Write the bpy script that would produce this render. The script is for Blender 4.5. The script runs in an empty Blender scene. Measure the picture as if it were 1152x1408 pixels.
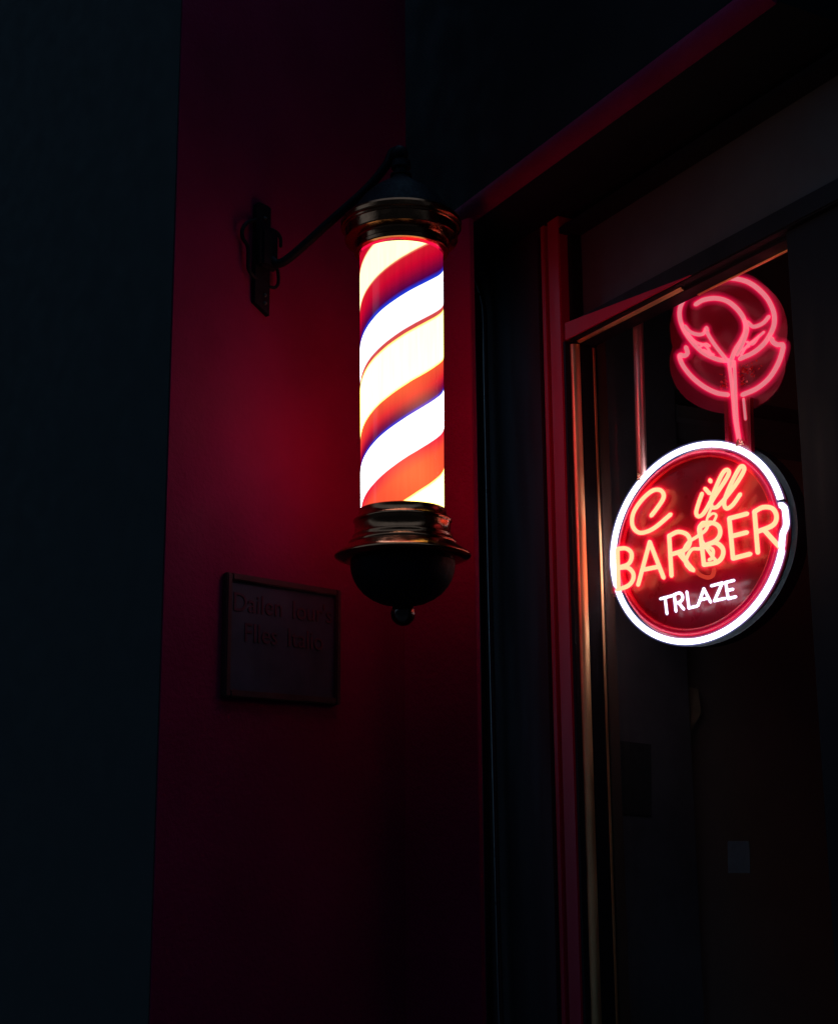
import bpy, bmesh, math, random
from mathutils import Vector, Matrix
random.seed(7)
PI = math.pi
scene = bpy.context.scene
COL = scene.collection

# ------------------------------------------------------------------ camera
F = 1900.0                      # focal length in reference pixels (1152 wide)
CX, CY = 576.0, 704.0
PITCH = math.atan(406 / F)
ROLL = math.radians(-0.4)
CAM = Vector((0, 0, 1.6))
R3 = Matrix.Rotation(PI / 2 + PITCH, 3, 'X') @ Matrix.Rotation(ROLL, 3, 'Z')
cd = bpy.data.cameras.new('camera'); cam = bpy.data.objects.new('camera', cd); COL.objects.link(cam)
cam.matrix_world = Matrix.Translation(CAM) @ R3.to_4x4()
cd.sensor_fit = 'HORIZONTAL'; cd.sensor_width = 36.0; cd.lens = 36.0 * F / 1152.0
cd.clip_start = 0.05; cd.clip_end = 500
scene.camera = cam

def ray(px, py):
    return (R3 @ Vector(((px - CX) / F, -(py - CY) / F, -1.0))).normalized()

class Plane:
    """a vertical plane with its own (along, height, outward) coordinates"""
    def __init__(self, p0, along):
        self.p = Vector((p0[0], p0[1], 0)); self.a = Vector((along[0], along[1], 0)).normalized()
        self.n = Vector((self.a.y, -self.a.x, 0))
        if self.n.dot(-self.p) < 0: self.n = -self.n
    def at(self, s, h, o=0.0):
        return self.p + self.a * s + self.n * o + Vector((0, 0, h))
    def hit(self, px, py, o=0.0):
        d = ray(px, py); q = self.p + self.n * o
        t = (q - CAM).dot(self.n) / d.dot(self.n)
        w = CAM + d * t
        return w
    def sh(self, px, py, o=0.0):
        w = self.hit(px, py, o)
        return (w - self.p).dot(self.a), w.z

S = 1.3
def rad(a): return math.radians(a)
pole_xy = Vector((-0.0305, 2.5)) * S
wdir = Vector((math.sin(rad(40)), math.cos(rad(40))))
ARM = 0.35                                        # pole axis to red wall
foot_xy = pole_xy + Vector((-wdir.y, wdir.x)) * ARM
_pl = Plane((foot_xy.x, foot_xy.y), (wdir.x, wdir.y))
corner_xy = _pl.hit(655, 700).to_2d()
left_xy = _pl.hit(235, 700).to_2d()
WALL = Plane(left_xy, wdir)                       # red wall: along runs from its left edge to the inner corner
WEND = WALL.hit(555, 900).to_2d()                  # the red wall turns here, behind the pole
WLEN = (WEND - left_xy).length
_d = ray(651.5, 700); NIB_END = Vector((_d.x / _d.y, 1.0)) * 3.63
TH = rad(28.4)
FRONT = Plane((0.177, 4.25), (math.sin(TH), -math.cos(TH)))   # shop front: along runs from the corner towards the viewer
TS = rad(34)
sc0 = FRONT.hit(962, 748, -0.14)
SIGN = Plane((sc0.x, sc0.y), (math.sin(TS), -math.cos(TS)))
POLEP = Plane((pole_xy.x, pole_xy.y), (1, 0))

# ------------------------------------------------------------------ materials
def nt(m):
    m.use_nodes = True
    m.node_tree.nodes.clear()
    return m.node_tree
def N(t, kind, **kw):
    n = t.nodes.new(kind)
    for k, v in kw.items():
        if k.startswith('_'): setattr(n, k[1:], v)
        else: n.inputs[k.replace('_', ' ')].default_value = v
    return n
def mat(name, col, rough=0.5, metal=0.0, var=0.25, vscale=6.0, bump=0.0, bscale=60.0, spec=0.5, rvar=0.12, coat=0.0, stretch=(1, 1, 1)):
    m = bpy.data.materials.new(name); t = nt(m)
    o = t.nodes.new('ShaderNodeOutputMaterial'); p = t.nodes.new('ShaderNodeBsdfPrincipled')
    t.links.new(p.outputs[0], o.inputs[0])
    p.inputs['Metallic'].default_value = metal
    p.inputs['Specular IOR Level'].default_value = spec
    p.inputs['Coat Weight'].default_value = coat
    p.inputs['Coat Roughness'].default_value = 0.15
    tc = t.nodes.new('ShaderNodeTexCoord')
    mp = N(t, 'ShaderNodeMapping'); mp.inputs['Scale'].default_value = stretch
    t.links.new(tc.outputs['Object'], mp.inputs[0])
    n1 = N(t, 'ShaderNodeTexNoise', Scale=vscale, Detail=6.0, Roughness=0.6)
    t.links.new(mp.outputs[0], n1.inputs['Vector'])
    r = t.nodes.new('ShaderNodeMapRange')
    r.inputs['From Min'].default_value = 0.3; r.inputs['From Max'].default_value = 0.7
    r.inputs['To Min'].default_value = 1 - var; r.inputs['To Max'].default_value = 1 + var * 0.6
    t.links.new(n1.outputs['Fac'], r.inputs['Value'])
    mul = t.nodes.new('ShaderNodeVectorMath'); mul.operation = 'SCALE'
    mul.inputs[0].default_value = col
    t.links.new(r.outputs[0], mul.inputs['Scale'])
    t.links.new(mul.outputs[0], p.inputs['Base Color'])
    r2 = t.nodes.new('ShaderNodeMapRange')
    r2.inputs['From Min'].default_value = 0.3; r2.inputs['From Max'].default_value = 0.7
    r2.inputs['To Min'].default_value = max(0.02, rough - rvar); r2.inputs['To Max'].default_value = min(1, rough + rvar)
    n2 = N(t, 'ShaderNodeTexNoise', Scale=vscale * 3.1, Detail=4.0)
    t.links.new(mp.outputs[0], n2.inputs['Vector'])
    t.links.new(n2.outputs['Fac'], r2.inputs['Value'])
    t.links.new(r2.outputs[0], p.inputs['Roughness'])
    if bump > 0:
        n3 = N(t, 'ShaderNodeTexNoise', Scale=bscale, Detail=5.0, Roughness=0.65)
        t.links.new(mp.outputs[0], n3.inputs['Vector'])
        b = N(t, 'ShaderNodeBump', Strength=bump, Distance=0.01)
        t.links.new(n3.outputs['Fac'], b.inputs['Height'])
        t.links.new(b.outputs[0], p.inputs['Normal'])
    return m
def emit(name, col, strength=1.0, glass=False):
    m = bpy.data.materials.new(name); t = nt(m)
    o = t.nodes.new('ShaderNodeOutputMaterial')
    e = t.nodes.new('ShaderNodeEmission'); e.inputs[0].default_value = (*col, 1); e.inputs[1].default_value = strength
    if glass:
        tr = t.nodes.new('ShaderNodeBsdfTransparent'); a = t.nodes.new('ShaderNodeAddShader')
        t.links.new(tr.outputs[0], a.inputs[0]); t.links.new(e.outputs[0], a.inputs[1]); t.links.new(a.outputs[0], o.inputs[0])
    else:
        t.links.new(e.outputs[0], o.inputs[0])
    return m

M = {}
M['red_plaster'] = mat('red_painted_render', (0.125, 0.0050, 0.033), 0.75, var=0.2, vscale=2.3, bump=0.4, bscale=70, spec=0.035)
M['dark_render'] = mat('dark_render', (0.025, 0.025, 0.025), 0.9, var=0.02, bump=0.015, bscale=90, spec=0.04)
M['black_paint'] = mat('black_gloss_paint', (0.010, 0.008, 0.010), 0.5, var=0.2, vscale=4, bump=0.08, bscale=30, spec=0.06, stretch=(1, 1, 0.15))
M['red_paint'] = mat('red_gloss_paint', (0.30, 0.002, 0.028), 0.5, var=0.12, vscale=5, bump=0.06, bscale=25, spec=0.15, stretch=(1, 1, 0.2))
M['bronze'] = mat('dark_bronze', (0.30, 0.11, 0.055), 0.18, metal=1.0, var=0.3, vscale=14, bump=0.05, bscale=120, rvar=0.09)
M['iron'] = mat('black_iron', (0.007, 0.006, 0.009), 0.5, metal=0.0, var=0.4, vscale=25, bump=0.2, bscale=90, spec=0.04)
M['brass'] = mat('brass_trim', (0.95, 0.56, 0.26), 0.45, metal=1.0, var=0.2, vscale=9, bump=0.04, bscale=60, stretch=(1, 1, 0.2))
M['copper'] = mat('copper_tube', (0.95, 0.55, 0.48), 0.5, metal=1.0, var=0.15, vscale=9, stretch=(1, 1, 0.2))
M['brown_wood'] = mat('brown_wood', (0.09, 0.045, 0.03), 0.5, var=0.45, vscale=5, bump=0.1, bscale=20, stretch=(1, 1, 0.12))
M['room_paint'] = mat('room_paint', (0.32, 0.19, 0.16), 0.8, var=0.2, vscale=2)
M['transom'] = mat('transom_panel', (0.040, 0.034, 0.036), 0.6, var=0.15, vscale=3, spec=0.3)
M['plaque_panel'] = mat('plaque_panel', (0.030, 0.028, 0.045), 0.65, var=0.3, vscale=9, spec=0.06)
M['plaque_letter'] = mat('plaque_letter', (0.048, 0.014, 0.026), 0.6, var=0.2, spec=0.05)
M['plaque_frame'] = mat('plaque_frame', (0.035, 0.010, 0.014), 0.6, var=0.3, vscale=12, spec=0.1)
M['cable'] = mat('cable_sheath', (0.05, 0.02, 0.025), 0.35, var=0.2)
M['screw'] = mat('screw', (0.008, 0.009, 0.01), 0.5, metal=0.0)
M['drum'] = mat('drum_casing', (0.010, 0.018, 0.022), 0.55, spec=0.2, var=0.2, vscale=8)
M['red_acrylic'] = mat('red_acrylic', (0.27, 0.001, 0.017), 0.30, var=0.25, rvar=0.05, spec=0.5)
M['rose_board'] = mat('rose_board', (0.19, 0.002, 0.024), 0.32, var=0.1, rvar=0.04, spec=0.5)
M['word_plate'] = mat('word_plate', (0.008, 0.010, 0.011), 0.6, var=0.2, spec=0.15)
M['paper'] = mat('paper', (0.05, 0.036, 0.036), 0.8, var=0.2, vscale=20)
M['cloth'] = mat('tan_cloth', (0.5, 0.30, 0.18), 0.9, var=0.25, vscale=20)
M['ink'] = mat('ink', (0.03, 0.025, 0.03), 0.8)
M['dark_wood'] = mat('dark_wood', (0.16, 0.12, 0.13), 0.6, var=0.3, vscale=5, spec=0.2)
M['pilaster'] = mat('pilaster_paint', (0.026, 0.011, 0.015), 0.6, var=0.15, vscale=4, bump=0.06, bscale=30, spec=0.05, stretch=(1, 1, 0.15))
M['fascia'] = mat('fascia_paint', (0.010, 0.009, 0.011), 0.85, var=0.1, vscale=3, spec=0.02)
M['red_lacquer'] = mat('red_lacquer', (0.72, 0.002, 0.045), 0.3, var=0.1, spec=0.3)
M['paving'] = mat('paving', (0.10, 0.10, 0.105), 0.75, var=0.3, vscale=3, bump=0.3, bscale=40)
M['asphalt'] = mat('asphalt', (0.05, 0.05, 0.055), 0.8, var=0.3, vscale=8, bump=0.5, bscale=90)
M['wire'] = mat('copper_wire', (0.8, 0.45, 0.3), 0.3, metal=1.0)
M['glint'] = mat('red_glints', (0.7, 0.02, 0.03), 0.25, var=0.3, spec=0.6)

M['core_orange'] = emit('neon_core_orange', (3.6, 0.84, 0.40), 1.0)
M['shell_red'] = emit('neon_glow_red', (0.60, 0.02, 0.03), 0.75, True)
M['core_white'] = emit('neon_core_white', (1.0, 0.95, 0.97), 3.4)
M['shell_white'] = emit('neon_glow_white', (0.5, 0.45, 0.7), 0.7, True)
M['core_pink'] = emit('neon_core_pink', (0.58, 0.225, 0.245), 0.95)
M['shell_pink'] = emit('neon_glow_pink', (0.55, 0.002, 0.035), 0.36, True)
M['halo_white'] = emit('halo_shell_white', (0.05, 0.05, 0.13), 0.55, True)  # glowing shells added around the tubes to imitate bloom
M['halo_red'] = emit('halo_shell_red', (0.5, 0.004, 0.025), 0.13, True)
M['halo_pink'] = emit('halo_shell_pink', (0.5, 0.003, 0.04), 0.12, True)
M['dim_red'] = emit('neon_dim_red', (0.75, 0.05, 0.03), 0.9)
M['inner_red'] = emit('neon_inner_red', (0.5, 0.002, 0.035), 1.15)

def glass_mat():
    m = bpy.data.materials.new('window_glass'); t = nt(m)
    o = t.nodes.new('ShaderNodeOutputMaterial')
    tr = t.nodes.new('ShaderNodeBsdfTransparent'); tr.inputs[0].default_value = (0.93, 0.95, 0.95, 1)
    g = t.nodes.new('ShaderNodeBsdfGlossy'); g.inputs['Roughness'].default_value = 0.02
    f = N(t, 'ShaderNodeFresnel', IOR=1.45)
    mx = t.nodes.new('ShaderNodeMixShader')
    mu = t.nodes.new('ShaderNodeMath'); mu.operation = 'MULTIPLY'; mu.inputs[1].default_value = 0.25
    ge = t.nodes.new('ShaderNodeNewGeometry'); iv = t.nodes.new('ShaderNodeMath'); iv.operation = 'SUBTRACT'; iv.inputs[0].default_value = 1.0
    m2 = t.nodes.new('ShaderNodeMath'); m2.operation = 'MULTIPLY'
    t.links.new(ge.outputs['Backfacing'], iv.inputs[1]); t.links.new(iv.outputs[0], m2.inputs[1])
    t.links.new(f.outputs[0], mu.inputs[0]); t.links.new(mu.outputs[0], m2.inputs[0]); t.links.new(m2.outputs[0], mx.inputs[0])
    t.links.new(tr.outputs[0], mx.inputs[1]); t.links.new(g.outputs[0], mx.inputs[2]); t.links.new(mx.outputs[0], o.inputs[0])
    return m
M['glass'] = glass_mat()

# ------------------------------------------------------------------ mesh helpers
def mk(name, bm, mats, origin=Vector((0, 0, 0)), parent=None, smooth=False, angle=35):
    me = bpy.data.meshes.new(name)
    bm.normal_update()
    bmesh.ops.translate(bm, verts=bm.verts, vec=-origin)
    if smooth:
        for f in bm.faces: f.smooth = True
        for e in bm.edges:
            if len(e.link_faces) == 2 and e.calc_face_angle(0) > rad(angle): e.smooth = False
    bm.to_mesh(me); bm.free()
    for m in (mats if isinstance(mats, (list, tuple)) else [mats]): me.materials.append(m)
    o = bpy.data.objects.new(name, me); COL.objects.link(o)
    if parent is not None: o.parent = parent
    else: o.location = origin
    return o
class Thing:
    def __init__(self, name, label, cat, origin, group=None, kind=None):
        self.e = bpy.data.objects.new(name, None); COL.objects.link(self.e)
        self.e.location = origin; self.o = Vector(origin); self.e.empty_display_size = 0.1
        self.e['label'] = label; self.e['category'] = cat
        if group: self.e['group'] = group
    def part(self, name, bm, mats, smooth=False, parent=None, angle=35, label=None):
        ob = mk(name, bm, mats, self.o, parent if parent is not None else self.e, smooth, angle)
        if label: ob['label'] = label
        return ob
def struct(name, bm, m):
    o = mk(name, bm, m); o['kind'] = 'structure'; return o

def prism(bm, pts_a, pts_b):
    a = [bm.verts.new(p) for p in pts_a]; b = [bm.verts.new(p) for p in pts_b]; n = len(a)
    bm.faces.new(a); bm.faces.new(list(reversed(b)))
    for i in range(n): bm.faces.new((a[(i + 1) % n], a[i], b[i], b[(i + 1) % n]))
    bmesh.ops.recalc_face_normals(bm, faces=bm.faces)
def pbox(bm, P, s0, s1, h0, h1, o0, o1, bev=0.0):
    t = bmesh.new()
    prism(t, [P.at(s0, h0, o0), P.at(s1, h0, o0), P.at(s1, h1, o0), P.at(s0, h1, o0)],
             [P.at(s0, h0, o1), P.at(s1, h0, o1), P.at(s1, h1, o1), P.at(s0, h1, o1)])
    if bev > 0:
        bmesh.ops.bevel(t, geom=list(t.edges), offset=bev, segments=2, affect='EDGES', clamp_overlap=True)
    me = bpy.data.meshes.new('tmp'); t.to_mesh(me); t.free(); bm.from_mesh(me); bpy.data.meshes.remove(me)
def extrude_profile(bm, P, prof, s0, s1):
    """prof: (outward, height) outline swept along the plane"""
    prism(bm, [P.at(s0, h, o) for o, h in prof], [P.at(s1, h, o) for o, h in prof])
def extrude_v(bm, P, prof, h0, h1):
    """prof: (along, outward) outline swept vertically"""
    prism(bm, [P.at(s, h0, o) for s, o in prof], [P.at(s, h1, o) for s, o in prof])
def lathe(bm, axis, prof, seg=72):
    rings = []
    for r, z in prof:
        if r < 1e-5: rings.append([bm.verts.new((axis.x, axis.y, z))])
        else: rings.append([bm.verts.new((axis.x + r * math.cos(2 * PI * i / seg), axis.y + r * math.sin(2 * PI * i / seg), z)) for i in range(seg)])
    for a, b in zip(rings, rings[1:]):
        for i in range(seg):
            j = (i + 1) % seg
            if len(a) == 1 and len(b) == 1: continue
            if len(a) == 1: bm.faces.new((a[0], b[j], b[i]))
            elif len(b) == 1: bm.faces.new((a[i], a[j], b[0]))
            else: bm.faces.new((a[i], a[j], b[j], b[i]))
    bmesh.ops.recalc_face_normals(bm, faces=bm.faces)
def smooth_path(pts, sub=6):
    pts = [Vector(p) for p in pts]
    if len(pts) < 3: return pts
    out = []
    for i in range(len(pts) - 1):
        p0 = pts[i - 1] if i else pts[0] * 2 - pts[1]
        p1, p2 = pts[i], pts[i + 1]
        p3 = pts[i + 2] if i + 2 < len(pts) else pts[-1] * 2 - pts[-2]
        for k in range(sub):
            t = k / sub
            out.append(0.5 * ((2 * p1) + (p2 - p0) * t + (2 * p0 - 5 * p1 + 4 * p2 - p3) * t * t + (3 * p1 - p0 - 3 * p2 + p3) * t ** 3))
    out.append(pts[-1])
    return out
def tube(bm, pts, r, n=12, mi=0, taper=None):
    pts = [Vector(p) for p in pts]
    q = [pts[0]]
    for p in pts[1:]:
        if (p - q[-1]).length > 1e-5: q.append(p)
    pts = q
    if len(pts) < 2: return
    tan = []
    for i in range(len(pts)):
        d = (pts[min(i + 1, len(pts) - 1)] - pts[max(i - 1, 0)])
        tan.append(d.normalized())
    up = Vector((0.3, 0.2, 0.93)) if abs(tan[0].z) < 0.9 else Vector((1, 0.1, 0))
    u = (up - tan[0] * up.dot(tan[0])).normalized()
    rings = []
    faces = []
    def ring(c, t, u, rr):
        v = t.cross(u)
        return [bm.verts.new(c + (u * math.cos(2 * PI * k / n) + v * math.sin(2 * PI * k / n)) * rr) for k in range(n)]
    for i, p in enumerate(pts):
        u = (u - tan[i] * u.dot(tan[i]))
        u = u.normalized() if u.length > 1e-6 else tan[i].orthogonal().normalized()
        rr = r if taper is None else r * taper(i / (len(pts) - 1))
        if i == 0:
            rings.append(ring(p - tan[i] * rr * 0.8, tan[i], u, rr * 0.55))
        rings.append(ring(p, tan[i], u, rr))
        if i == len(pts) - 1:
            rings.append(ring(p + tan[i] * rr * 0.8, tan[i], u, rr * 0.55))
    for a, b in zip(rings, rings[1:]):
        for k in range(n):
            faces.append(bm.faces.new((a[k], a[(k + 1) % n], b[(k + 1) % n], b[k])))
    faces.append(bm.faces.new(list(reversed(rings[0])))); faces.append(bm.faces.new(rings[-1]))
    for f in faces: f.material_index = mi; f.smooth = True
def ball(bm, c, r, seg=20):
    bmesh.ops.create_uvsphere(bm, u_segments=seg, v_segments=seg // 2 + 2, radius=r, matrix=Matrix.Translation(c))

# ------------------------------------------------------------------ world: a clear night
w = bpy.data.worlds.new('World'); scene.world = w; w.use_nodes = True
t = w.node_tree; bg = t.nodes['Background']
bg.inputs[0].default_value = (0.30, 0.62, 1.0, 1)
bg.inputs[1].default_value = 0.56

# ------------------------------------------------------------------ ground
bm = bmesh.new()
for v in ((-200, -200), (200, -200), (200, 200), (-200, 200)): bm.verts.new((v[0], v[1], -0.14))
bm.faces.new(bm.verts); struct('road', bm, M['asphalt'])
bm = bmesh.new()
pv = [(-8, 0.4), (6, 0.4), (6, 12), (-8, 12)]
prism(bm, [(x, y, -0.139) for x, y in pv], [(x, y, 0.0) for x, y in pv]); struct('pavement', bm, M['paving'])

# unseen street front, added across the road to block sky reflections
bm = bmesh.new()
oc = [(-60, -9), (40, -9), (40, -10), (-60, -10)]
prism(bm, [(x, y, -0.13) for x, y in oc], [(x, y, 13.0) for x, y in oc])
struct('opposite_sky_blocker', bm, M['asphalt'])
# ------------------------------------------------------------------ the building: red side of the entrance and dark street wall
HB = 4.6
b = Thing('shop_building', 'dark building with a red rendered wall behind the barber pole', 'building', WALL.at(0, 0, 0))
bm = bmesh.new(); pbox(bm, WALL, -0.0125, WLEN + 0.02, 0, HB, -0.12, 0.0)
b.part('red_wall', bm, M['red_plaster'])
NIB = Plane(WEND, (NIB_END - WEND))
NLEN = (NIB_END - WEND).length
bm = bmesh.new(); pbox(bm, NIB, 0.0, NLEN, 0, NIB.hit(640, 300).z, -0.02, 0.0, 0.002)
b.part('red_return', bm, M['red_plaster'])
STREET = Plane(WALL.at(0, 0, 0).to_2d(), (-WALL.n).to_2d())
bm = bmesh.new()
pp = [WALL.at(q[0], 0, q[1]) for q in ((-0.015, -0.004), (-0.015, -4.0), (0.2, -4.0), (0.2, -0.1205), (-0.0128, -0.1205), (-0.0128, -0.004))]
prism(bm, pp, [p + Vector((0, 0, HB)) for p in pp])
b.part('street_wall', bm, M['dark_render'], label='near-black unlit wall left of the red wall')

# ------------------------------------------------------------------ shop front
f_ = Thing('shopfront', 'black and crimson timber shopfront with a tall window right of the barber pole', 'shopfront', FRONT.at(0, 0, 0))
def S_(px, py, o=0.0): return FRONT.sh(px, py, o)[0]
def H_(px, py, o=0.0): return FRONT.sh(px, py, o)[1]
S_END = 1.65
# heights taken at several points, averaged
O_C = 0.24
h_corn = (H_(700, 250, O_C) + H_(860, 143, O_C)) / 2
h_trtop = (H_(790, 310) + H_(900, 239)) / 2
h_head = (H_(803, 470, -0.03) + H_(937, 394, -0.03)) / 2     # brass line
s_j1a, s_j1b = S_(751, 640, 0.006), S_(756.5, 640, 0.006)
s_j2a, s_j2b = S_(760.8, 640, 0.008), S_(777, 640, 0.008)
s_bead = S_(796, 640, -0.03)
s_right = S_(1100, 560, -0.03)
print('front', h_corn, 'tr', h_trtop, h_head, s_j1a, s_j2b, s_bead, s_right)
bm = bmesh.new()
pbox(bm, FRONT, -0.75, s_j1a - 0.004, 0, HB, -0.13, 0.0, 0.0)
pil = f_.part('pilaster', bm, M['pilaster'])
bm = bmesh.new()
pa, pb = S_(690, 640), S_(738, 640)
for a0, a1 in ((0.001, S_(662, 640)), (pb, s_j1a - 0.006)):
    pbox(bm, FRONT, a0, a1, 0, h_corn - 0.03, 0.0, 0.012, 0.003)
f_.part('moulding', bm, M['pilaster'], parent=pil)
# crimson jamb with a dark groove
bm = bmesh.new()
pbox(bm, FRONT, s_j1a, s_j1b, 0, h_trtop + 0.06, -0.13, 0.006, 0.002)
f_.part('jamb_bead', bm, M['red_paint'])
bm = bmesh.new()
pbox(bm, FRONT, s_j2a, s_j2b, 0, h_trtop + 0.06, -0.13, 0.008, 0.003)
f_.part('jamb', bm, M['red_paint'])
bm = bmesh.new(); pbox(bm, FRONT, s_j1b, s_j2a, 0, h_trtop + 0.06, -0.13, -0.03)
f_.part('jamb_groove', bm, M['black_paint'])
# frieze over the transom and the round-bottomed cornice
bm = bmesh.new(); pbox(bm, FRONT, s_j1a - 0.003, S_END, h_trtop + 0.062, HB, -0.09, -0.003)
f_.part('frieze', bm, M['black_paint'])
r_c = 0.038
bm = bmesh.new()
extrude_profile(bm, FRONT, [(0.0, h_corn + 0.006), (O_C - r_c - 0.002, h_corn + 0.006), (O_C - r_c - 0.002, h_corn + r_c), (O_C - 0.012, h_corn + r_c + 0.004), (O_C - 0.012, HB), (0.0, HB)], -0.75, S_END)
cn = f_.part('cornice', bm, M['fascia'])
bm = bmesh.new()
prof = [(O_C - r_c, h_corn + r_c + 0.002)]
for k in range(15):
    a = PI * 0.62 * k / 14
    prof.append((O_C - r_c + r_c * math.sin(a), h_corn + r_c - r_c * math.cos(a)))
extrude_profile(bm, FRONT, prof, -0.75, S_END)
f_.part('cornice_bead', bm, M['red_plaster'], smooth=True, parent=cn)
# transom: panel, black edge, black bottom rail with a painted light wedge
h_rail0 = H_(790, 462, 0.0); h_rail1 = H_(790, 437, 0.0)
bm = bmesh.new(); pbox(bm, FRONT, s_j2b + 0.001, S_END, h_rail0 + 0.01, h_trtop + 0.061, -0.085, -0.06)
tp = f_.part('transom_panel', bm, M['transom'])
bm = bmesh.new(); pbox(bm, FRONT, s_j2b + 0.001, S_(786, 400, -0.02), h_rail1, h_trtop, -0.06, -0.02, 0.003)
pbox(bm, FRONT, s_j2b + 0.001, S_END, h_trtop, h_trtop + 0.02, -0.06, 0.008, 0.003)
f_.part('transom_edge', bm, M['black_paint'], parent=tp)
bm = bmesh.new(); s_rj = S_(950, 380, 0.0)
pbox(bm, FRONT, s_j2b + 0.012, S_END, h_rail0, h_rail1, -0.085, -0.003, 0.004)
rl = f_.part('transom_rail', bm, M['black_paint'])
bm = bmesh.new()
tri = [(s_j2b + 0.0125, h_rail0 + 0.001), (s_rj, h_rail0 + 0.001), (s_j2b + 0.0125, h_rail1 - 0.001)]  # red wedge imitates pole light fading out along the rail
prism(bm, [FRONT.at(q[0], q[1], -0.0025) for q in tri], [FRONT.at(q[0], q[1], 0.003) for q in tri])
f_.part('painted_light_wedge', bm, M['red_paint'], parent=rl)
# window frame (black), brass bead, brown reveal, pane
bm = bmesh.new()
pbox(bm, FRONT, s_j2b + 0.0005, s_bead, 0.45, h_rail0 - 0.001, -0.09, 0.0045, 0.002)
pbox(bm, FRONT, s_right, S_END, 0, h_rail0 - 0.001, -0.25, -0.02, 0.003)
pbox(bm, FRONT, s_bead, s_right, h_head + 0.012, h_rail0 - 0.001, -0.09, -0.025, 0.003)
wf = f_.part('window_frame', bm, M['black_paint'])
bm = bmesh.new()
def bead_profile(w, d, o0):
    """small quarter-round moulding: (into the opening, outward)"""
    return [(0.0, o0)] + [(w * math.sin(k * PI / 12), o0 - d * (1 - math.cos(k * PI / 12))) for k in range(1, 7)] + [(w, o0 - d - 0.004), (0.0, o0 - d - 0.004)]
bw = 0.013
extrude_v(bm, FRONT, [(s_bead + 0.0005 + c, o) for c, o in bead_profile(bw, 0.020, -0.012)], 0.45, h_head - 0.004)
f_.part('window_bead', bm, M['brass'], smooth=True, parent=wf)
s_mid = S_(937, 397, -0.03); s_mid2 = S_(966, 376, -0.03)  # head bead lengths imitate where the highlights fall
bm = bmesh.new()
extrude_profile(bm, FRONT, [(o, h_head + 0.0115 - c) for c, o in bead_profile(0.012, 0.012, -0.0255)], s_bead + 0.012, s_mid)
f_.part('head_bead', bm, M['brass'], smooth=True, parent=wf)
bm = bmesh.new()
extrude_profile(bm, FRONT, [(o, h_head + 0.0215 - c) for c, o in bead_profile(0.0095, 0.012, -0.0245)], s_mid2, s_right - 0.002)
f_.part('head_bead', bm, M['brass'], smooth=True, parent=wf)
# black rebate behind the beads, then a thin brass line at the glass
bm = bmesh.new()
pbox(bm, FRONT, s_bead + 0.001, s_bead + 0.013, 0.45, h_head - 0.002, -0.0885, -0.0385)
pbox(bm, FRONT, s_bead + 0.001, s_right - 0.001, h_head - 0.003, h_head + 0.0115, -0.0885, -0.0385)
f_.part('rebate', bm, M['black_paint'], parent=wf)
bm = bmesh.new()
pbox(bm, FRONT, s_mid, s_right - 0.003, h_head - 0.0065, h_head - 0.0032, -0.088, -0.080, 0.001)
pbox(bm, FRONT, s_bead + 0.0135, s_bead + 0.0165, 0.45, h_head - 0.008, -0.088, -0.080, 0.001)
f_.part('glazing_strip', bm, M['brass'], parent=wf)
bm = bmesh.new()
bm = bmesh.new()
s_rev = S_(822, 760, -0.12)
pbox(bm, FRONT, s_bead - 0.02, s_bead + 0.012, 0.45, h_head + 0.3, -0.13, -0.095, 0.002)
f_.part('window_reveal', bm, M['brown_wood'], parent=wf)
bm = bmesh.new()
pbox(bm, FRONT, s_bead + bw - 0.002, s_right + 0.01, 0.46, h_head - 0.002, -0.093, -0.0885)
f_.part('window_pane', bm, M['glass'])
bm = bmesh.new(); pbox(bm, FRONT, s_j2b + 0.001, s_right - 0.001, 0.0, 0.449, -0.25, -0.01, 0.004)
f_.part('stall_riser', bm, M['black_paint'])

# ------------------------------------------------------------------ the dark room behind the pane
ROOM_H = h_head + 0.9
def rbox(s0, s1, h0, h1, o0, o1, m, name):
    bm = bmesh.new(); pbox(bm, FRONT, s0, s1, h0, h1, o0, o1); return struct(name, bm, m)
rbox(0.2, 0.32, 0, ROOM_H, -4.0, -0.1305, M['room_paint'], 'interior_side_wall')
rbox(0.32, 2.2, 0, ROOM_H, -4.1, -4.0, M['room_paint'], 'interior_back_wall')
rbox(2.2, 2.3, 0, ROOM_H, -4.1, -0.26, M['room_paint'], 'interior_far_wall')
rbox(0.2, 2.3, ROOM_H, ROOM_H + 0.05, -4.1, -0.1305, M['room_paint'], 'interior_ceiling')
rbox(0.32, 2.2, -0.0, 0.02, -4.0, -0.2505, M['brown_wood'], 'interior_floor')
rbox(S_END, 2.3, 0, HB, -0.26, -0.02, M['dark_render'], 'facade_extension')

# ------------------------------------------------------------------ barber pole
axis = Vector((pole_xy.x, pole_xy.y, 0))
PXM = 3.25 / F * 1.0                    # metres per pixel at the pole (before pitch)
def zp(py): return POLEP.hit(553, py + 5.0 - 3.0 * min(1.0, max(0.0, (py - 720) / 110.0))).z
def rp(px, py):                         # px radius -> metres at that height
    a = POLEP.hit(553 + px, py); c = POLEP.hit(553, py); return (a - c).length
pole = Thing('barber_pole', 'lit barber pole of red white and blue stripes hanging from a wall bracket', 'barber pole', Vector((axis.x, axis.y, zp(860))))
def P_(lst): return [(rp(r, y), zp(y)) for r, y in lst]
bm = bmesh.new()
lathe(bm, axis, P_([(0.001, 236), (13, 237), (14, 241), (17, 244), (26, 249), (40, 258), (53, 270), (63, 283), (70, 293), (73, 298)]))
pole.part('dome', bm, M['iron'], smooth=True)
bm = bmesh.new()
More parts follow.
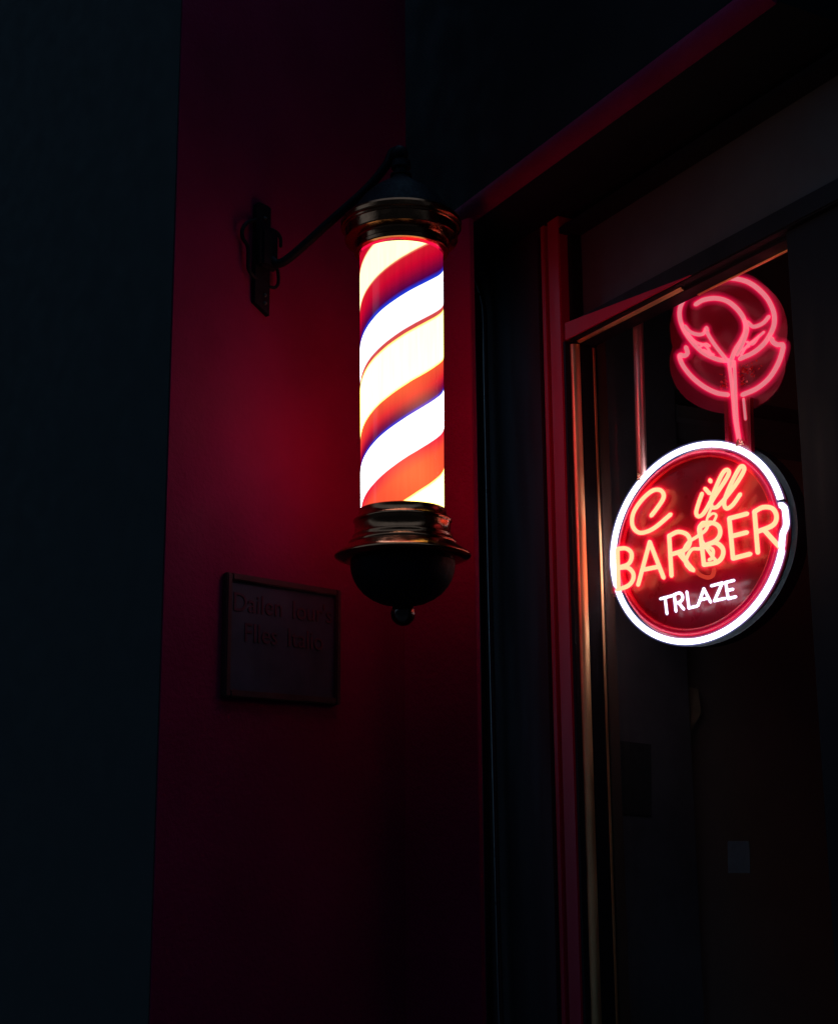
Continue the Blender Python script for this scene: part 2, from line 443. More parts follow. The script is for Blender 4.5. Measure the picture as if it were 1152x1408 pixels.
lathe(bm, axis, P_([(60, 297), (78, 299), (81.5, 301), (83, 304), (83, 308.5), (82, 310), (79.8, 310.6), (79.5, 312.5), (79, 313), (77.8, 313.4), (77.8, 325.5), (77, 327), (71, 328.2), (65.5, 329.5), (64, 331), (63.6, 337), (65, 338.6), (65, 342.6), (64, 344), (58, 345), (57.5, 340), (40, 340)]), 96)
pole.part('top_collar', bm, M['bronze'], smooth=True, angle=24)
def tube_mat():
    m = bpy.data.materials.new('striped_lamp_glass'); t = nt(m)
    L = t.links.new
    o = t.nodes.new('ShaderNodeOutputMaterial'); p = t.nodes.new('ShaderNodeBsdfPrincipled'); L(p.outputs[0], o.inputs[0])
    p.inputs['Base Color'].default_value = (0.01, 0.01, 0.01, 1); p.inputs['Roughness'].default_value = 0.12
    tc = t.nodes.new('ShaderNodeTexCoord'); sx = t.nodes.new('ShaderNodeSeparateXYZ'); L(tc.outputs['Object'], sx.inputs[0])
    def math_(op, a, b=None, c=None):
        n = t.nodes.new('ShaderNodeMath'); n.operation = op
        for i, v in enumerate((a, b, c)):
            if v is None: continue
            if isinstance(v, (int, float)): n.inputs[i].default_value = v
            else: L(v, n.inputs[i])
        return n.outputs[0]
    ang = math_('ARCTAN2', sx.outputs['X'], math_('MULTIPLY', sx.outputs['Y'], -1.0))
    z0, z1 = zp(348) - pole.o.z, zp(698) - pole.o.z
    v = math_('MULTIPLY_ADD', sx.outputs['Z'], 350.0 / (z1 - z0), 348 - z0 * 350.0 / (z1 - z0))
    nz = N(t, 'ShaderNodeTexNoise', Scale=9.0, Detail=3.0); L(tc.outputs['Object'], nz.inputs['Vector'])
    wob = math_('MULTIPLY_ADD', nz.outputs['Fac'], 3.0, -1.5)
    u = math_('ADD', math_('MULTIPLY_ADD', ang, 115.0 / PI, v), wob)
    fac = math_('MULTIPLY_ADD', u, 1 / 600.0, -225 / 600.0)
    cr = t.nodes.new('ShaderNodeValToRGB'); L(fac, cr.inputs[0])
    K = 5.0
    cream0 = (2.2, 2.0, 0.95); cream = (5.6, 4.8, 1.0); white = (3.6, 3.6, 3.8); white2 = (8.0, 8.0, 8.0)
    K = 8.0
    stops = [(262, (.06, 0, .05)), (268, (.013, .02, .6)), (271, white), (290, white), (293, (0.75, 0.004, 0.03)), (321, (0.75, 0.004, 0.03)), (325, cream0),
             (370, cream0), (373, (0.80, 0.012, 0.03)), (392, (0.66, 0.001, 0.028)), (408, (0.25, 0.001, 0.04)), (418, (.07, .0, .07)), (421, (.015, .03, .65)), (424.5, (.02, .05, .8)), (426, white),
             (470, white), (472.5, (.72, .075, .075)), (479.5, (.72, .075, .075)), (482, cream),
             (545, cream), (548, (.95, .10, .035)), (568, (.80, .02, .03)), (580, (.26, .0, .04)), (587, (.07, .0, .09)), (589, (.015, .03, .65)), (592, (.02, .05, .8)), (594, white2),
             (640, white2), (643, (.80, .004, .05)), (664, (.95, .08, .035)), (697, (.95, .09, .032)), (700, cream),]
    el = cr.color_ramp.elements
    while len(el) > 1: el.remove(el[0])
    el[0].position = (stops[0][0] - 225) / 600; el[0].color = (*[c / K for c in stops[0][1]], 1)
    for pos, c in stops[1:]:
        e = el.new((pos - 225) / 600); e.color = (*[x / K for x in c], 1)
    # the lamps inside: two warm hot spots and a dimmer top end
    def spot(vc, ac, sv, sa):
        a = math_('POWER', math_('DIVIDE', math_('SUBTRACT', v, vc), sv), 2.0)
        b2 = math_('POWER', math_('DIVIDE', math_('SUBTRACT', ang, ac), sa), 2.0)
        return math_('EXPONENT', math_('MULTIPLY', math_('ADD', a, b2), -1.0))
    hs = math_('ADD', spot(655, 0.25, 38, 0.75), math_('MULTIPLY', spot(565, 0.45, 30, 0.6), 0.8))
    cmb = t.nodes.new('ShaderNodeCombineXYZ'); L(math_('MULTIPLY', hs, 0.25), cmb.inputs[0]); L(math_('MULTIPLY', hs, 0.10), cmb.inputs[1]); L(math_('MULTIPLY', hs, 0.02), cmb.inputs[2])
    mr = t.nodes.new('ShaderNodeMapRange'); L(v, mr.inputs['Value'])
    mr.inputs['From Min'].default_value = 340; mr.inputs['From Max'].default_value = 600; mr.inputs['To Min'].default_value = 0.85 * K; mr.inputs['To Max'].default_value = 1.05 * K
    # rear of the sleeve, unseen: emission reddened to cast red light on the wall
    rear = t.nodes.new('ShaderNodeMapRange'); rear.interpolation_type = 'SMOOTHSTEP'
    L(math_('ABSOLUTE', ang), rear.inputs['Value']); rear.inputs['From Min'].default_value = 1.60; rear.inputs['From Max'].default_value = 1.75
    rm = t.nodes.new('ShaderNodeMix'); rm.data_type = 'RGBA'; L(rear.outputs[0], rm.inputs[0])
    L(cr.outputs[0], rm.inputs[6])
    rr_ = t.nodes.new('ShaderNodeMix'); rr_.data_type = 'RGBA'; rr_.blend_type = 'MULTIPLY'; rr_.inputs[0].default_value = 1.0
    L(cr.outputs[0], rr_.inputs[6]); rr_.inputs[7].default_value = (1.0, 0.006, 0.17, 1); L(rr_.outputs[2], rm.inputs[7])
    # scratches in the printed sleeve
    mp = N(t, 'ShaderNodeMapping'); mp.inputs['Scale'].default_value = (1, 1, 0.05); L(tc.outputs['Object'], mp.inputs[0])
    ns = N(t, 'ShaderNodeTexNoise', Scale=140.0, Detail=2.0); L(mp.outputs[0], ns.inputs['Vector'])
    sm = t.nodes.new('ShaderNodeMapRange'); L(ns.outputs['Fac'], sm.inputs['Value'])
    sm.inputs['From Min'].default_value = 0.3; sm.inputs['From Max'].default_value = 0.7; sm.inputs['To Min'].default_value = 0.93; sm.inputs['To Max'].default_value = 1.07
    sc = t.nodes.new('ShaderNodeVectorMath'); sc.operation = 'SCALE'; L(rm.outputs[2], sc.inputs[0]); L(math_('MULTIPLY', mr.outputs[0], sm.outputs[0]), sc.inputs['Scale'])
    ad = t.nodes.new('ShaderNodeVectorMath'); ad.operation = 'ADD'; L(sc.outputs[0], ad.inputs[0]); L(cmb.outputs[0], ad.inputs[1])
    L(ad.outputs[0], p.inputs['Emission Color']); p.inputs['Emission Strength'].default_value = 1.0
    return m
bm = bmesh.new()
nseg = [348 + (698 - 348) * k / 10 for k in range(11)]
lathe(bm, axis, P_([(57.2, y) for y in nseg]), 96)
pole.part('striped_tube', bm, tube_mat(), smooth=True)
bm = bmesh.new()
lathe(bm, axis, P_([(50, 697), (58.5, 696), (60, 697), (60.3, 701), (61.5, 705), (65.5, 709), (67.5, 711), (68, 713), (66.5, 715), (65.8, 716), (65.8, 730), (67.5, 731.5), (69, 733.5), (68.5, 736), (70, 739), (73, 741), (74.5, 743), (74.2, 745), (79, 749), (86, 754), (91.5, 758), (94, 760.5), (94, 762), (91, 764.5), (82, 767.5), (72, 769), (50, 769)]), 96)
pole.part('bottom_collar', bm, M['bronze'], smooth=True, angle=50)
bm = bmesh.new()
lathe(bm, axis, P_([(60, 768.5), (72, 769.5), (72.2, 775), (71, 784), (68, 794), (62.5, 804), (54, 814), (43, 822), (30, 828), (14, 831.5), (0.001, 832)]), 96)
pole.part('bowl', bm, M['iron'], smooth=True, angle=60)
bm = bmesh.new(); ball(bm, Vector((axis.x, axis.y, zp(842))), rp(17, 842), 28)
lathe(bm, axis, P_([(12, 826), (12, 832), (8, 834)]), 32)
M['knob'] = mat('knob_bronze', (0.10, 0.06, 0.05), 0.2, metal=1.0, var=0.2)
pole.part('finial', bm, M['knob'], smooth=True, angle=60)

# ------------------------------------------------------------------ wall bracket carrying the pole
br = Thing('wall_bracket', 'black iron bracket arm on the red wall holding the barber pole', 'bracket', WALL.hit(361, 432))
ta, tb = WALL.sh(351, 350, 0.012)[0], WALL.sh(371, 350, 0.012)[0]
hb, ht = WALL.sh(361, 428, 0.012)[1], WALL.sh(361, 280, 0.012)[1]
bm = bmesh.new()
prof = [(ta, hb + 0.018), (tb, hb - 0.006), (tb, ht - 0.004), (tb - 0.012, ht), (ta + 0.008, ht), (ta, ht - 0.008)]
prism(bm, [WALL.at(s, h, 0.0005) for s, h in prof], [WALL.at(s, h, 0.014) for s, h in prof])
plate = br.part('back_plate', bm, M['iron'])
for py in (406, 417, 300):
    bm = bmesh.new(); c = WALL.hit(364, py, 0.014)
    tube(bm, [c - WALL.n * 0.002, c + WALL.n * 0.002], 0.005, 12); br.part('screw', bm, M['screw'], parent=plate)
bm = bmesh.new()
pts = [WALL.hit(x, y, o) for x, y, o in ((352, 302, 0.01), (340, 306, 0.016), (333.5, 315, 0.018), (334, 327, 0.018), (340.5, 338, 0.018), (341.5, 352, 0.018), (341.5, 367, 0.018), (346, 377, 0.016), (353, 383, 0.01))]
tube(bm, smooth_path(pts), 0.0052, 10); br.part('scroll', bm, M['iron'])
bm = bmesh.new()
pts = [WALL.hit(x, y, o) for x, y, o in ((370, 314, 0.01), (380, 319, 0.018), (385.5, 327, 0.02), (386, 338, 0.02))]
tube(bm, smooth_path(pts), 0.005, 10); br.part('scroll', bm, M['iron'])
bm = bmesh.new()
pts = [WALL.hit(x, y, o) for x, y, o in ((380, 366, 0.02), (382.5, 376, 0.02), (382.5, 389, 0.02), (378, 395, 0.018), (370, 394, 0.012))]
tube(bm, smooth_path(pts), 0.0045, 10); br.part('scroll', bm, M['iron'])
bm = bmesh.new()
s0, s1 = WALL.sh(357, 345, 0.03)[0], WALL.sh(381, 345, 0.03)[0]
pbox(bm, WALL, s0, s1, WALL.sh(368, 369, .03)[1], WALL.sh(368, 314, .03)[1], 0.0145, 0.04, 0.008)
br.part('socket', bm, M['iron'], smooth=True)
bm = bmesh.new()
st = WALL.hit(372, 356, 0.03); top = Vector((axis.x, axis.y, zp(206)))
def lerp(a, b, k): return a + (b - a) * k
pA = WALL.hit(383, 362, 0.05)
pB = lerp(pA, top, 0.12) + Vector((0, 0, -0.012))
pC = lerp(pA, top, 0.72) + Vector((0, 0, -0.012))
arm = [st, pA, pB, lerp(pB, pC, .5), pC, lerp(pA, top, 0.88) + Vector((0, 0, 0.004)), top + Vector((-0.02, 0.012, 0.012)), top + Vector((0, 0, -0.012)), top + Vector((0, 0, -0.055))]
tube(bm, smooth_path(arm, 8), 0.0115, 14)
br.part('arm', bm, M['iron'])
bm = bmesh.new(); ball(bm, top + Vector((-0.004, 0, -0.002)), 0.0235)
lathe(bm, axis, P_([(9, 216), (13, 217), (13.5, 226), (10, 229), (10, 233), (15, 235), (15, 237.5), (5, 238)]), 32)
br.part('elbow', bm, M['iron'], smooth=True)

# ------------------------------------------------------------------ framed plaque on the red wall
tl, tr_, brc, bl = [WALL.sh(x, y, 0.015) for x, y in ((313, 784), (470, 815), (465, 972), (307, 955))]
t0, t1 = (tl[0] + bl[0]) / 2, (tr_[0] + brc[0]) / 2
h1, h0 = (tl[1] + tr_[1]) / 2, (bl[1] + brc[1]) / 2
print('plaque', tl, tr_, brc, bl)
pq = Thing('plaque', 'framed dark plaque with faint lettering on the red wall', 'plaque', WALL.at((t0 + t1) / 2, h0, 0))
bm = bmesh.new(); pbox(bm, WALL, t0 + 0.012, t1 - 0.012, h0 + 0.012, h1 - 0.012, 0.001, 0.009); pq.part('panel', bm, M['plaque_panel'])
bm = bmesh.new(); fw = 0.017
pbox(bm, WALL, t0, t0 + fw, h0, h1, 0.0005, 0.02, 0.003); pbox(bm, WALL, t1 - fw, t1, h0, h1, 0.0005, 0.02, 0.003)
pbox(bm, WALL, t0 + fw, t1 - fw, h0, h0 + fw, 0.0005, 0.0195, 0.003); pbox(bm, WALL, t0 + fw, t1 - fw, h1 - fw, h1, 0.0005, 0.0195, 0.003)
pq.part('frame', bm, M['plaque_frame'])
def text_bm(body, size, P, s, h, o, depth=0.001, shear=0.0):
    cu = bpy.data.curves.new('t', 'FONT'); cu.body = body; cu.size = size; cu.align_x = 'CENTER'; cu.extrude = depth; cu.resolution_u = 4; cu.shear = shear
    ob = bpy.data.objects.new('t', cu); COL.objects.link(ob)
    dg = bpy.context.evaluated_depsgraph_get(); me = bpy.data.meshes.new_from_object(ob.evaluated_get(dg))
    bm = bmesh.new(); bm.from_mesh(me)
    bpy.data.objects.remove(ob); bpy.data.curves.remove(cu); bpy.data.meshes.remove(me)
    for v in bm.verts: v.co = P.at(s + v.co.x, h + v.co.y, o + v.co.z)
    return bm
W_, H2 = t1 - t0, h1 - h0
tc_ = (t0 + t1) / 2
for word, ds, dh in (("Dailen", -0.225, 0.70), ("Iour's", 0.25, 0.70), ("Flles", -0.20, 0.46), ("Italio", 0.19, 0.46)):
    pq.part('lettering', text_bm(word, W_ * 0.165, WALL, tc_ + ds * W_, h0 + H2 * dh, 0.0105), M['plaque_letter'])

# ------------------------------------------------------------------ cable in the corner
cb = bmesh.new()
cp = [(634, 296, 0.05), (637, 320, .04), (641, 345, .035), (648, 368, .03), (657, 390, .022), (664, 414, .018), (666.5, 440, .018), (668, 520, .018), (671, 660, .018), (675, 850, .018), (680, 1060, .018), (686, 1300, .018), (692, 1500, .018)]
cpts = smooth_path([FRONT.hit(x, y, o) for x, y, o in cp], 6)
cab = Thing('cable', 'dark red cable running down the black pilaster beside the corner', 'cable', cpts[-1])
tube(cb, cpts, 0.0075, 12); cab.part('sheath', cb, M['cable'])
bm = bmesh.new()
tube(bm, smooth_path([FRONT.hit(x, y, o) for x, y, o in ((645, 411, .05), (648, 407, .05), (654, 405, .04), (663, 404, .025))]), 0.004, 8)
cab.part('clip', bm, M['iron'])

# ------------------------------------------------------------------ neon signs behind the pane
def z3(x, y): return (820 + x / 3.47, 580 + y / 3.47)
def z4(x, y): return (840 + x / 3.692, 340 + y / 3.692)
def z5(x, y): return (840 + x / 7.04, 640 + y / 7.04)
def z6(x, y): return (940 + x / 5.869, 620 + y / 5.869)
def sg(pts, fn, o=0.0): return [SIGN.hit(*fn(x, y), o) for x, y in pts]
def neon(th, name, paths, r, core, shell, label=None, kcore=0.58, parent=None, halo=(), hm=None):
    bm = bmesh.new()
    for p in paths:
        tube(bm, p, r * kcore, 10, 0)
        tube(bm, p, r, 12, 1)
        for k, kr in enumerate(halo):
            tube(bm, p, r * kr, 12, 2)
    return th.part(name, bm, [core, shell] + ([hm] if hm else []), label=label, parent=parent)

bs = Thing('neon_sign', 'round neon barber sign with white ring and orange lettering in the window', 'neon sign', SIGN.hit(*z3(487, 1050), 0.0))
def RP(tt, k=1.0): return (487 + 408 * k * math.cos(tt), 578 + k * (-75 * math.cos(tt) + 466 * math.sin(tt)))
def arc(a, b2, n, k=1.0): return [RP(a + (b2 - a) * i / n, k) for i in range(n + 1)]
ringr = 0.0083
neon(bs, 'ring_tube', [sg(arc(-0.262, -(PI + 0.285), 70), z3)], ringr, M['core_white'], M['shell_white'], kcore=0.9, halo=(1.22, 1.45), hm=M['halo_white'])
neon(bs, 'ring_tube', [sg(arc(0.235, PI - 0.34, 60), z3)], ringr, M['core_white'], M['shell_white'], kcore=0.9, halo=(1.22, 1.45), hm=M['halo_white'])
neon(bs, 'ring_tube', [smooth_path(sg([(882, 398), (897, 412), (903, 450), (904, 495), (890, 530), (885, 565), (884, 594)], z3, 0.012))], ringr * 0.95, M['core_white'], M['shell_white'], kcore=0.9, halo=(1.22, 1.45), hm=M['halo_white'])
# red lacquered tube just inside and behind the white ring
bm = bmesh.new(); tube(bm, sg(arc(0, 2 * PI, 96, 0.905), z3, -0.016), 0.010, 10)
bs.part('inner_ring', bm, M['red_lacquer'])
# acrylic face and drum casing
def disc(k, o0, o1, hole=None, shift=(0, 0)):
    bm = bmesh.new(); n = 96
    def pl(o, k):   # same in-plane outline at every depth
        out = []
        for i in range(n):
            x, y = RP(2 * PI * i / n, k); p = SIGN.hit(*z3(x, y), 0.0)
            out.append(p + SIGN.n * o)
        return out
    a, b2 = pl(o0, k), pl(o1, k)
    if hole is None: prism(bm, a, b2)
    else:
        c, d = pl(o0, hole), pl(o1, hole)
        va, vb, vc, vd = [[bm.verts.new(p) for p in q] for q in (a, b2, c, d)]
        for i in range(n):
            j = (i + 1) % n
            bm.faces.new((va[i], va[j], vb[j], vb[i])); bm.faces.new((vc[i], vd[i], vd[j], vc[j]))
            bm.faces.new((va[i], vc[i], vc[j], va[j])); bm.faces.new((vb[i], vb[j], vd[j], vd[i]))
        bmesh.ops.recalc_face_normals(bm, faces=bm.faces)
    return bm
bs.part('face_panel', disc(0.985, -0.030, -0.020), M['red_acrylic'])
bs.part('drum_casing', disc(1.045, -0.075, -0.0345), M['drum'])
C_ = [(390, 485), (440, 420), (500, 330), (507, 275), (470, 237), (400, 245), (310, 320), (230, 430), (203, 520), (215, 600), (270, 650), (350, 640), (440, 590), (575, 475)]
LR = 0.0082
co, sr = M['core_orange'], M['shell_red']
def let(paths, r=LR, o=0.0, label=None, name='letter', core=co, shell=sr, kc=0.72, parent=None):
    return neon(bs, name, paths, r, core, shell, label, kc, parent, halo=(1.3, 1.65, 2.1) if core is co else (1.4,), hm=M['halo_red'] if core is co else M['halo_white'])
let([smooth_path(sg(C_, z5))], label='script letter C')
i6 = [(147, 345), (120, 420), (100, 495), (115, 528), (150, 515), (185, 465), (215, 410)]
let([smooth_path(sg(i6, z6)), sg([(212, 236), (216, 246)], z6), sg([(172, 305), (206, 342)], z6)], r=0.0074, label='script letter i')
l1 = [(205, 440), (260, 350), (330, 245), (365, 175), (345, 152), (310, 185), (260, 290), (222, 390), (225, 450), (262, 455), (300, 420)]
let([smooth_path(sg(l1, z6, 0.004))], r=0.0074, label='script letter l')
l2 = [(290, 430), (340, 375), (420, 270), (480, 170), (484, 130), (455, 130), (405, 215), (350, 335), (325, 420), (345, 465), (395, 435), (455, 350)]
let([smooth_path(sg(l2, z6, 0.008))], r=0.0074, label='script letter l')
tail = [(228, 450), (205, 500), (185, 565), (200, 600), (240, 570), (262, 520), (235, 505), (200, 530)]
let([smooth_path(sg(tail, z6, -0.004))], r=0.0045, name='flourish')
# BARBER
def seg(fn, *pp): return [sg(p, fn, 0.006) for p in pp]
def sm(fn, *pp): return [smooth_path(sg(p, fn, 0.006)) for p in pp]
let(seg(z5, [(62, 812), (72, 1195)]) + sm(z5, [(62, 808), (140, 803), (193, 840), (196, 905), (160, 960), (75, 988)], [(75, 992), (160, 990), (212, 1040), (212, 1105), (165, 1165), (60, 1205)]), label='capital letter B')
let(seg(z5, [(262, 1155), (374, 742)], [(374, 742), (508, 1085)], [(320, 1008), (452, 982)]), label='capital letter A')
let(seg(z5, [(562, 680), (585, 1068)], [(650, 845), (795, 1015)]) + sm(z5, [(562, 682), (650, 643), (735, 670), (762, 740), (722, 812), (590, 860)]), label='capital letter R')
let(seg(z6, [(128, 612), (162, 915)]) + sm(z6, [(128, 614), (210, 580), (278, 605), (292, 670), (250, 730), (150, 770)], [(160, 768), (250, 740), (312, 785), (312, 850), (265, 900), (162, 920)]), label='capital letter B')
let(seg(z6, [(367, 545), (397, 868)], [(367, 545), (510, 507)], [(382, 690), (508, 658)], [(397, 868), (535, 832)]), label='capital letter E')
let(seg(z6, [(570, 490), (597, 820)], [(650, 640), (772, 775)]) + sm(z6, [(570, 490), (640, 455), (715, 465), (748, 530), (718, 600), (600, 650)]), label='capital letter R')
amp = [(30, 900), (-5, 830), (30, 745), (110, 690), (175, 640), (190, 590), (150, 580), (120, 640), (150, 730), (215, 830), (262, 890)]
amp2 = [(55, 960), (15, 900), (60, 800), (130, 790), (190, 775), (235, 800), (230, 860), (205, 880)]
let([smooth_path(sg(amp, z6, -0.006)), smooth_path(sg(amp2, z6, -0.006))], r=0.0062, label='ampersand scroll', name='ampersand')
bm = bmesh.new(); tube(bm, smooth_path(sg([(95, 965), (130, 1000), (190, 1022), (232, 1005), (246, 955)], z6, -0.006)), 0.0055, 10)
bs.part('flourish', bm, M['dim_red'])
# second line of white letters on their own dark plate
cw, sw = M['core_white'], M['shell_white']
TR = 0.0041
def wl(paths, lab): let(paths, r=TR, core=cw, shell=sw, kc=0.72, label=lab)
wl(seg(z3, [(305, 845), (365, 829)], [(327, 840), (336, 916)]), 'white letter T')
wl(seg(z3, [(371, 826), (379, 904)], [(392, 864), (416, 894)]) + sm(z3, [(371, 825), (398, 817), (411, 836), (402, 857), (376, 866)]), 'white letter R')
wl(seg(z3, [(431, 812), (441, 889)], [(441, 889), (478, 880)]), 'white letter L')
wl(seg(z3, [(484, 877), (512, 797)], [(512, 797), (544, 860)], [(495, 850), (534, 841)]), 'white letter A')
wl(seg(z3, [(548, 783), (600, 769)], [(600, 769), (563, 854)], [(563, 854), (612, 843)]), 'white letter Z')
wl(seg(z3, [(616, 767), (628, 844)], [(616, 767), (655, 757)], [(622, 806), (650, 799)], [(628, 844), (664, 835)]), 'white letter E')
# wire ties
def scribble(c, r, n, rr):
    bm = bmesh.new()
    for k in range(n):
        p = [c + Vector((random.uniform(-r, r), random.uniform(-r, r), random.uniform(-r, r) * 1.3)) for _ in range(5)]
        tube(bm, smooth_path(p, 5), rr, 6)
    return bm
for px, py in ((881, 654), (1017, 610)):
    bs.part('wire_tie', scribble(SIGN.hit(px, py, 0.006), 0.011, 4, 0.0013), M['wire'])
bm = bmesh.new(); tube(bm, smooth_path(sg([(70, 822), (85, 832), (105, 830), (118, 815)], z3, 0.0)), 0.0016, 8)
bs.part('wire', bm, M['wire'])
bm = bmesh.new(); tube(bm, sg([(868, 380), (896, 377)], z3, 0.004), 0.005, 8)
bs.part('end_cap', bm, M['screw'])

# hanging rod (left)
rd = Thing('hanging_rod', 'shiny copper rod the round neon sign hangs from', 'rod', SIGN.hit(882, 652, 0.004))
bm = bmesh.new(); top_r = SIGN.hit(876.5, 430, 0.0); tube(bm, [top_r, SIGN.hit(882.5, 650, 0.0)], 0.0145, 20)
rd.part('tube', bm, M['copper'])
bm = bmesh.new(); ball(bm, SIGN.hit(882.5, 651, 0.0), 0.008); rd.part('end_ferrule', bm, M['wire'], smooth=True)

# rose sign
rs = Thing('rose_neon_sign', 'pink neon rose with curled bloom and leaves above the round sign', 'neon sign', SIGN.hit(1016, 612, 0.0))
bloom = [(600, 575), (540, 568), (470, 535), (412, 480), (368, 415), (348, 350), (356, 290), (398, 232), (470, 186), (545, 162), (610, 156), (700, 178), (780, 243), (822, 318), (828, 385), (806, 445), (770, 495), (720, 535), (655, 565)]
RR = 0.0092
cpk, spk = M['core_pink'], M['shell_pink']
def rz(name, paths, r=RR, kc=0.66, o=0.0): return neon(rs, name, [smooth_path(sg(p, z4, o)) for p in paths], r, cpk, spk, None, kc, halo=(1.25, 1.6, 2.0), hm=M['halo_pink'])
rz('bloom_tube', [bloom])
rz('curl_tube', [[(430, 288), (470, 266), (530, 258), (590, 273), (642, 315), (676, 368), (682, 420), (662, 470), (630, 520), (612, 572), (612, 600)]], o=0.004)
rz('leaf_tube', [[(374, 400), (400, 428), (440, 442), (470, 436), (484, 408), (492, 440), (530, 500), (590, 575)], ], r=0.0074, o=0.008)
rz('leaf_tube', [[(800, 352), (770, 385), (722, 402), (688, 378), (690, 420), (672, 480), (640, 545)]], r=0.0074, o=0.008)
rz('leaf_vein', [[(392, 440), (430, 480), (480, 500), (510, 545)], [(450, 505), (480, 490), (500, 500)], [(470, 520), (520, 545)]], r=0.0052)
rz('leaf_vein', [[(775, 430), (740, 460), (690, 500), (660, 545)], [(690, 480), (720, 490), (750, 450)], [(665, 520), (700, 500)]], r=0.0052)
rz('cup_tube', [[(380, 508), (388, 536), (372, 550), (348, 548), (362, 595), (408, 655), (470, 706), (535, 738), (592, 748)]])
rz('cup_tube', [[(668, 748), (740, 716), (800, 666), (842, 602), (866, 540), (872, 496), (845, 494), (822, 480), (816, 464)]])
rz('stem_tube', [[(598, 580), (612, 690), (622, 800), (630, 880), (648, 978)]], r=0.0075)
rz('stem_tube', [[(625, 580), (630, 690), (634, 800), (640, 890), (652, 978)]], r=0.0068)
neon(rs, 'stem_tube', [sg([(672, 770), (682, 872)], z4, -0.01)], 0.0055, cpk, spk, None, .6)
bm = bmesh.new(); outl = []
c1, c2 = (597, 415, 300, 282), (592, 590, 296, 255)
for k in range(120):
    a = 2 * PI * k / 120; d = (math.cos(a), math.sin(a)); best = 0
    for st_ in range(1, 900, 3):
        x, y = 595 + d[0] * st_, 500 + d[1] * st_
        if any(((x - c[0]) / c[2]) ** 2 + ((y - c[1]) / c[3]) ** 2 < 1 for c in (c1, c2)): best = st_
    outl.append((595 + d[0] * best, 500 + d[1] * best))
front = [SIGN.hit(*z4(x, y), -0.03) for x, y in outl]
prism(bm, front, [p - SIGN.n * 0.006 for p in front])
rs.part('backing_board', bm, M['rose_board'])
bm = bmesh.new(); q = [(572, 760), (705, 760), (712, 1040), (580, 1040)]
front = [SIGN.hit(*z4(x, y), -0.022) for x, y in q]
prism(bm, front, [p - SIGN.n * 0.007 for p in front])
for xs in ((572, 590, 580, 598), (690, 705, 697, 712)):
    q = [(xs[0], 760), (xs[1], 760), (xs[3], 1040), (xs[2], 1040)]
    fr = [SIGN.hit(*z4(x, y), -0.01) for x, y in q]
    prism(bm, fr, [p - SIGN.n * 0.0118 for p in fr])
rs.part('stem_channel', bm, M['red_acrylic'])
bm = bmesh.new()  # small red scraps imitating a cluster of glints
def glint_scrap(c, r):
    n = Vector((random.uniform(-1, 1), random.uniform(-1, 1), random.uniform(-1, 1))).normalized(); u = n.orthogonal().normalized(); v = n.cross(u)
    bm.faces.new([bm.verts.new(c + u * r * math.cos(a) * random.uniform(.5, 1.2) + v * r * math.sin(a) * random.uniform(.4, 1) + n * random.uniform(-.3, .3) * r) for a in (0, 1.2, 2.5, 3.7, 5.0)])
for cx, cy, sx, sy, n in ((690, 620, 48, 32, 42), (665, 670, 25, 30, 14), (570, 690, 22, 40, 22)):
    for k in range(n):
        glint_scrap(SIGN.hit(*z4(random.gauss(cx, sx * .55), random.gauss(cy, sy * .55)), random.uniform(-0.028, -0.012)), random.uniform(0.0025, 0.0065))
rs.part('glint_scraps', bm, M['glint'])['kind'] = 'stuff'
bm = bmesh.new(); tube(bm, [SIGN.hit(1003, 440, -0.036) - SIGN.n * 0.01, SIGN.at((SIGN.hit(1003, 440) - SIGN.p).dot(SIGN.a), h_head + 0.3, -0.046)], 0.006, 10)
rs.part('hanger', bm, M['iron'])

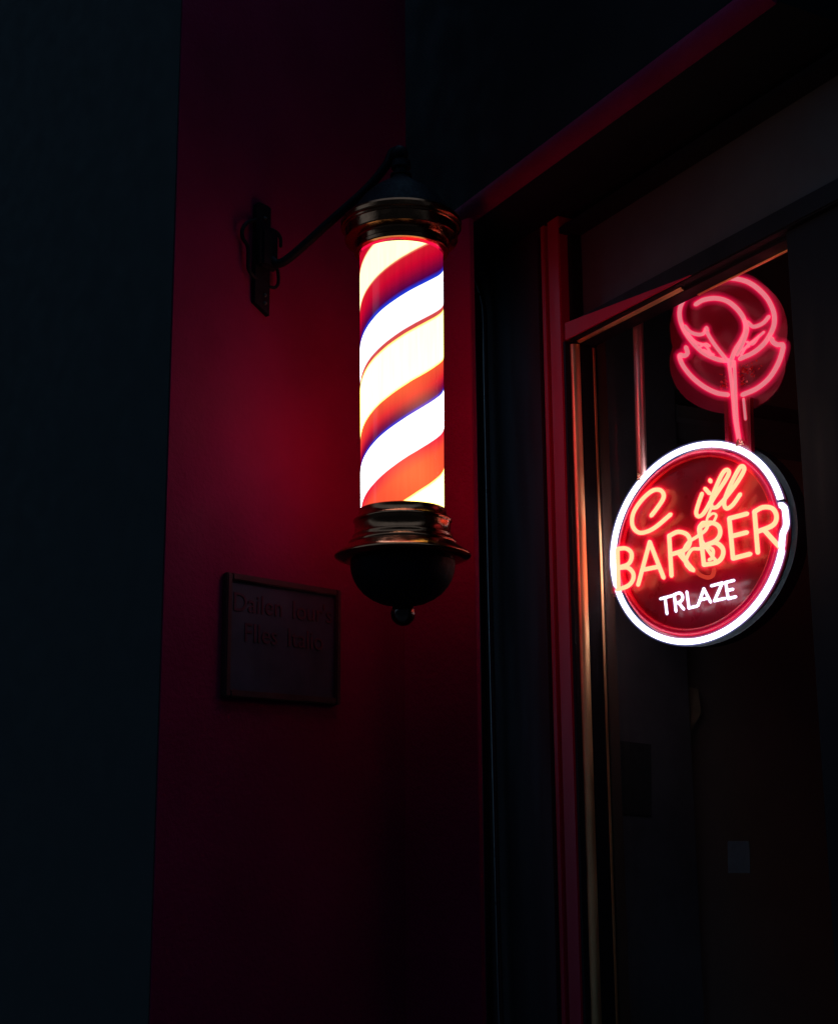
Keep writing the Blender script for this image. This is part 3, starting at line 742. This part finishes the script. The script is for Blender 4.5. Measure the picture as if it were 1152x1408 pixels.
# ------------------------------------------------------------------ dim things inside
def dimcard(name, q, P, o, m, label, cat, th=0.004):
    fr = [P.hit(x, y, o) for x, y in q]; T = Thing(name, label, cat, fr[2]); bm = bmesh.new()
    prism(bm, fr, [p - P.n * th for p in fr]); T.part('sheet', bm, m); return T
ROOMSIDE = Plane(FRONT.at(0.32, 0, 0.0).to_2d(), (-FRONT.n).to_2d())
dimcard('window_card', [(1000, 1157), (1030, 1157), (1031, 1201), (1001, 1201)], FRONT, -0.095, M['paper'], 'small dim paper card low on the shop window', 'card', 0.0015)
pT = dimcard('poster', [(845, 1018), (895, 1024), (896, 1122), (846, 1118)], ROOMSIDE, 0.056, M['paper'], 'dim poster inside the window, low on the left', 'poster', 0.003)
dimcard('cloth_pennant', [(931, 940), (960, 948), (964, 980), (950, 1006), (942, 1006)], ROOMSIDE, 0.03, M['cloth'], 'dim tan tapered cloth hanging inside below the round sign', 'pennant', 0.004)
# mouldings on the side wall of the room, and the dark column in front of it
cx0 = ROOMSIDE.sh(931, 600, 0.05)[0]
bm = bmesh.new(); pbox(bm, ROOMSIDE, 0.15, cx0, 0.0, ROOM_H - 0.002, 0.001, 0.05, 0.004); struct('interior_column', bm, M['dark_wood'])
mr_ = Thing('picture_rail', 'dark moulded rail crossing the wall inside the window right of the rose', 'rail', ROOMSIDE.at(cx0, 2.5, 0))
hr = ROOMSIDE.sh(1070, 592, 0.02)[1]
prof = [(0.001, hr - 0.09), (0.03, hr - 0.08), (0.035, hr - 0.03), (0.055, hr - 0.02), (0.055, hr + 0.02), (0.02, hr + 0.035), (0.001, hr + 0.09)]
bm = bmesh.new(); extrude_profile(bm, ROOMSIDE, prof, cx0 + 0.002, 3.7); mr_.part('moulding', bm, M['dark_wood'])

# ------------------------------------------------------------------ render settings
scene.view_settings.view_transform = 'Standard'; scene.view_settings.look = 'None'
scene.view_settings.exposure = 0.0; scene.view_settings.gamma = 1.0
scene.render.engine = 'CYCLES'
scene.cycles.use_denoising = True
scene.cycles.max_bounces = 8; scene.cycles.transparent_max_bounces = 32
scene.cycles.caustics_reflective = True
scene.cycles.sample_clamp_indirect = 20.0
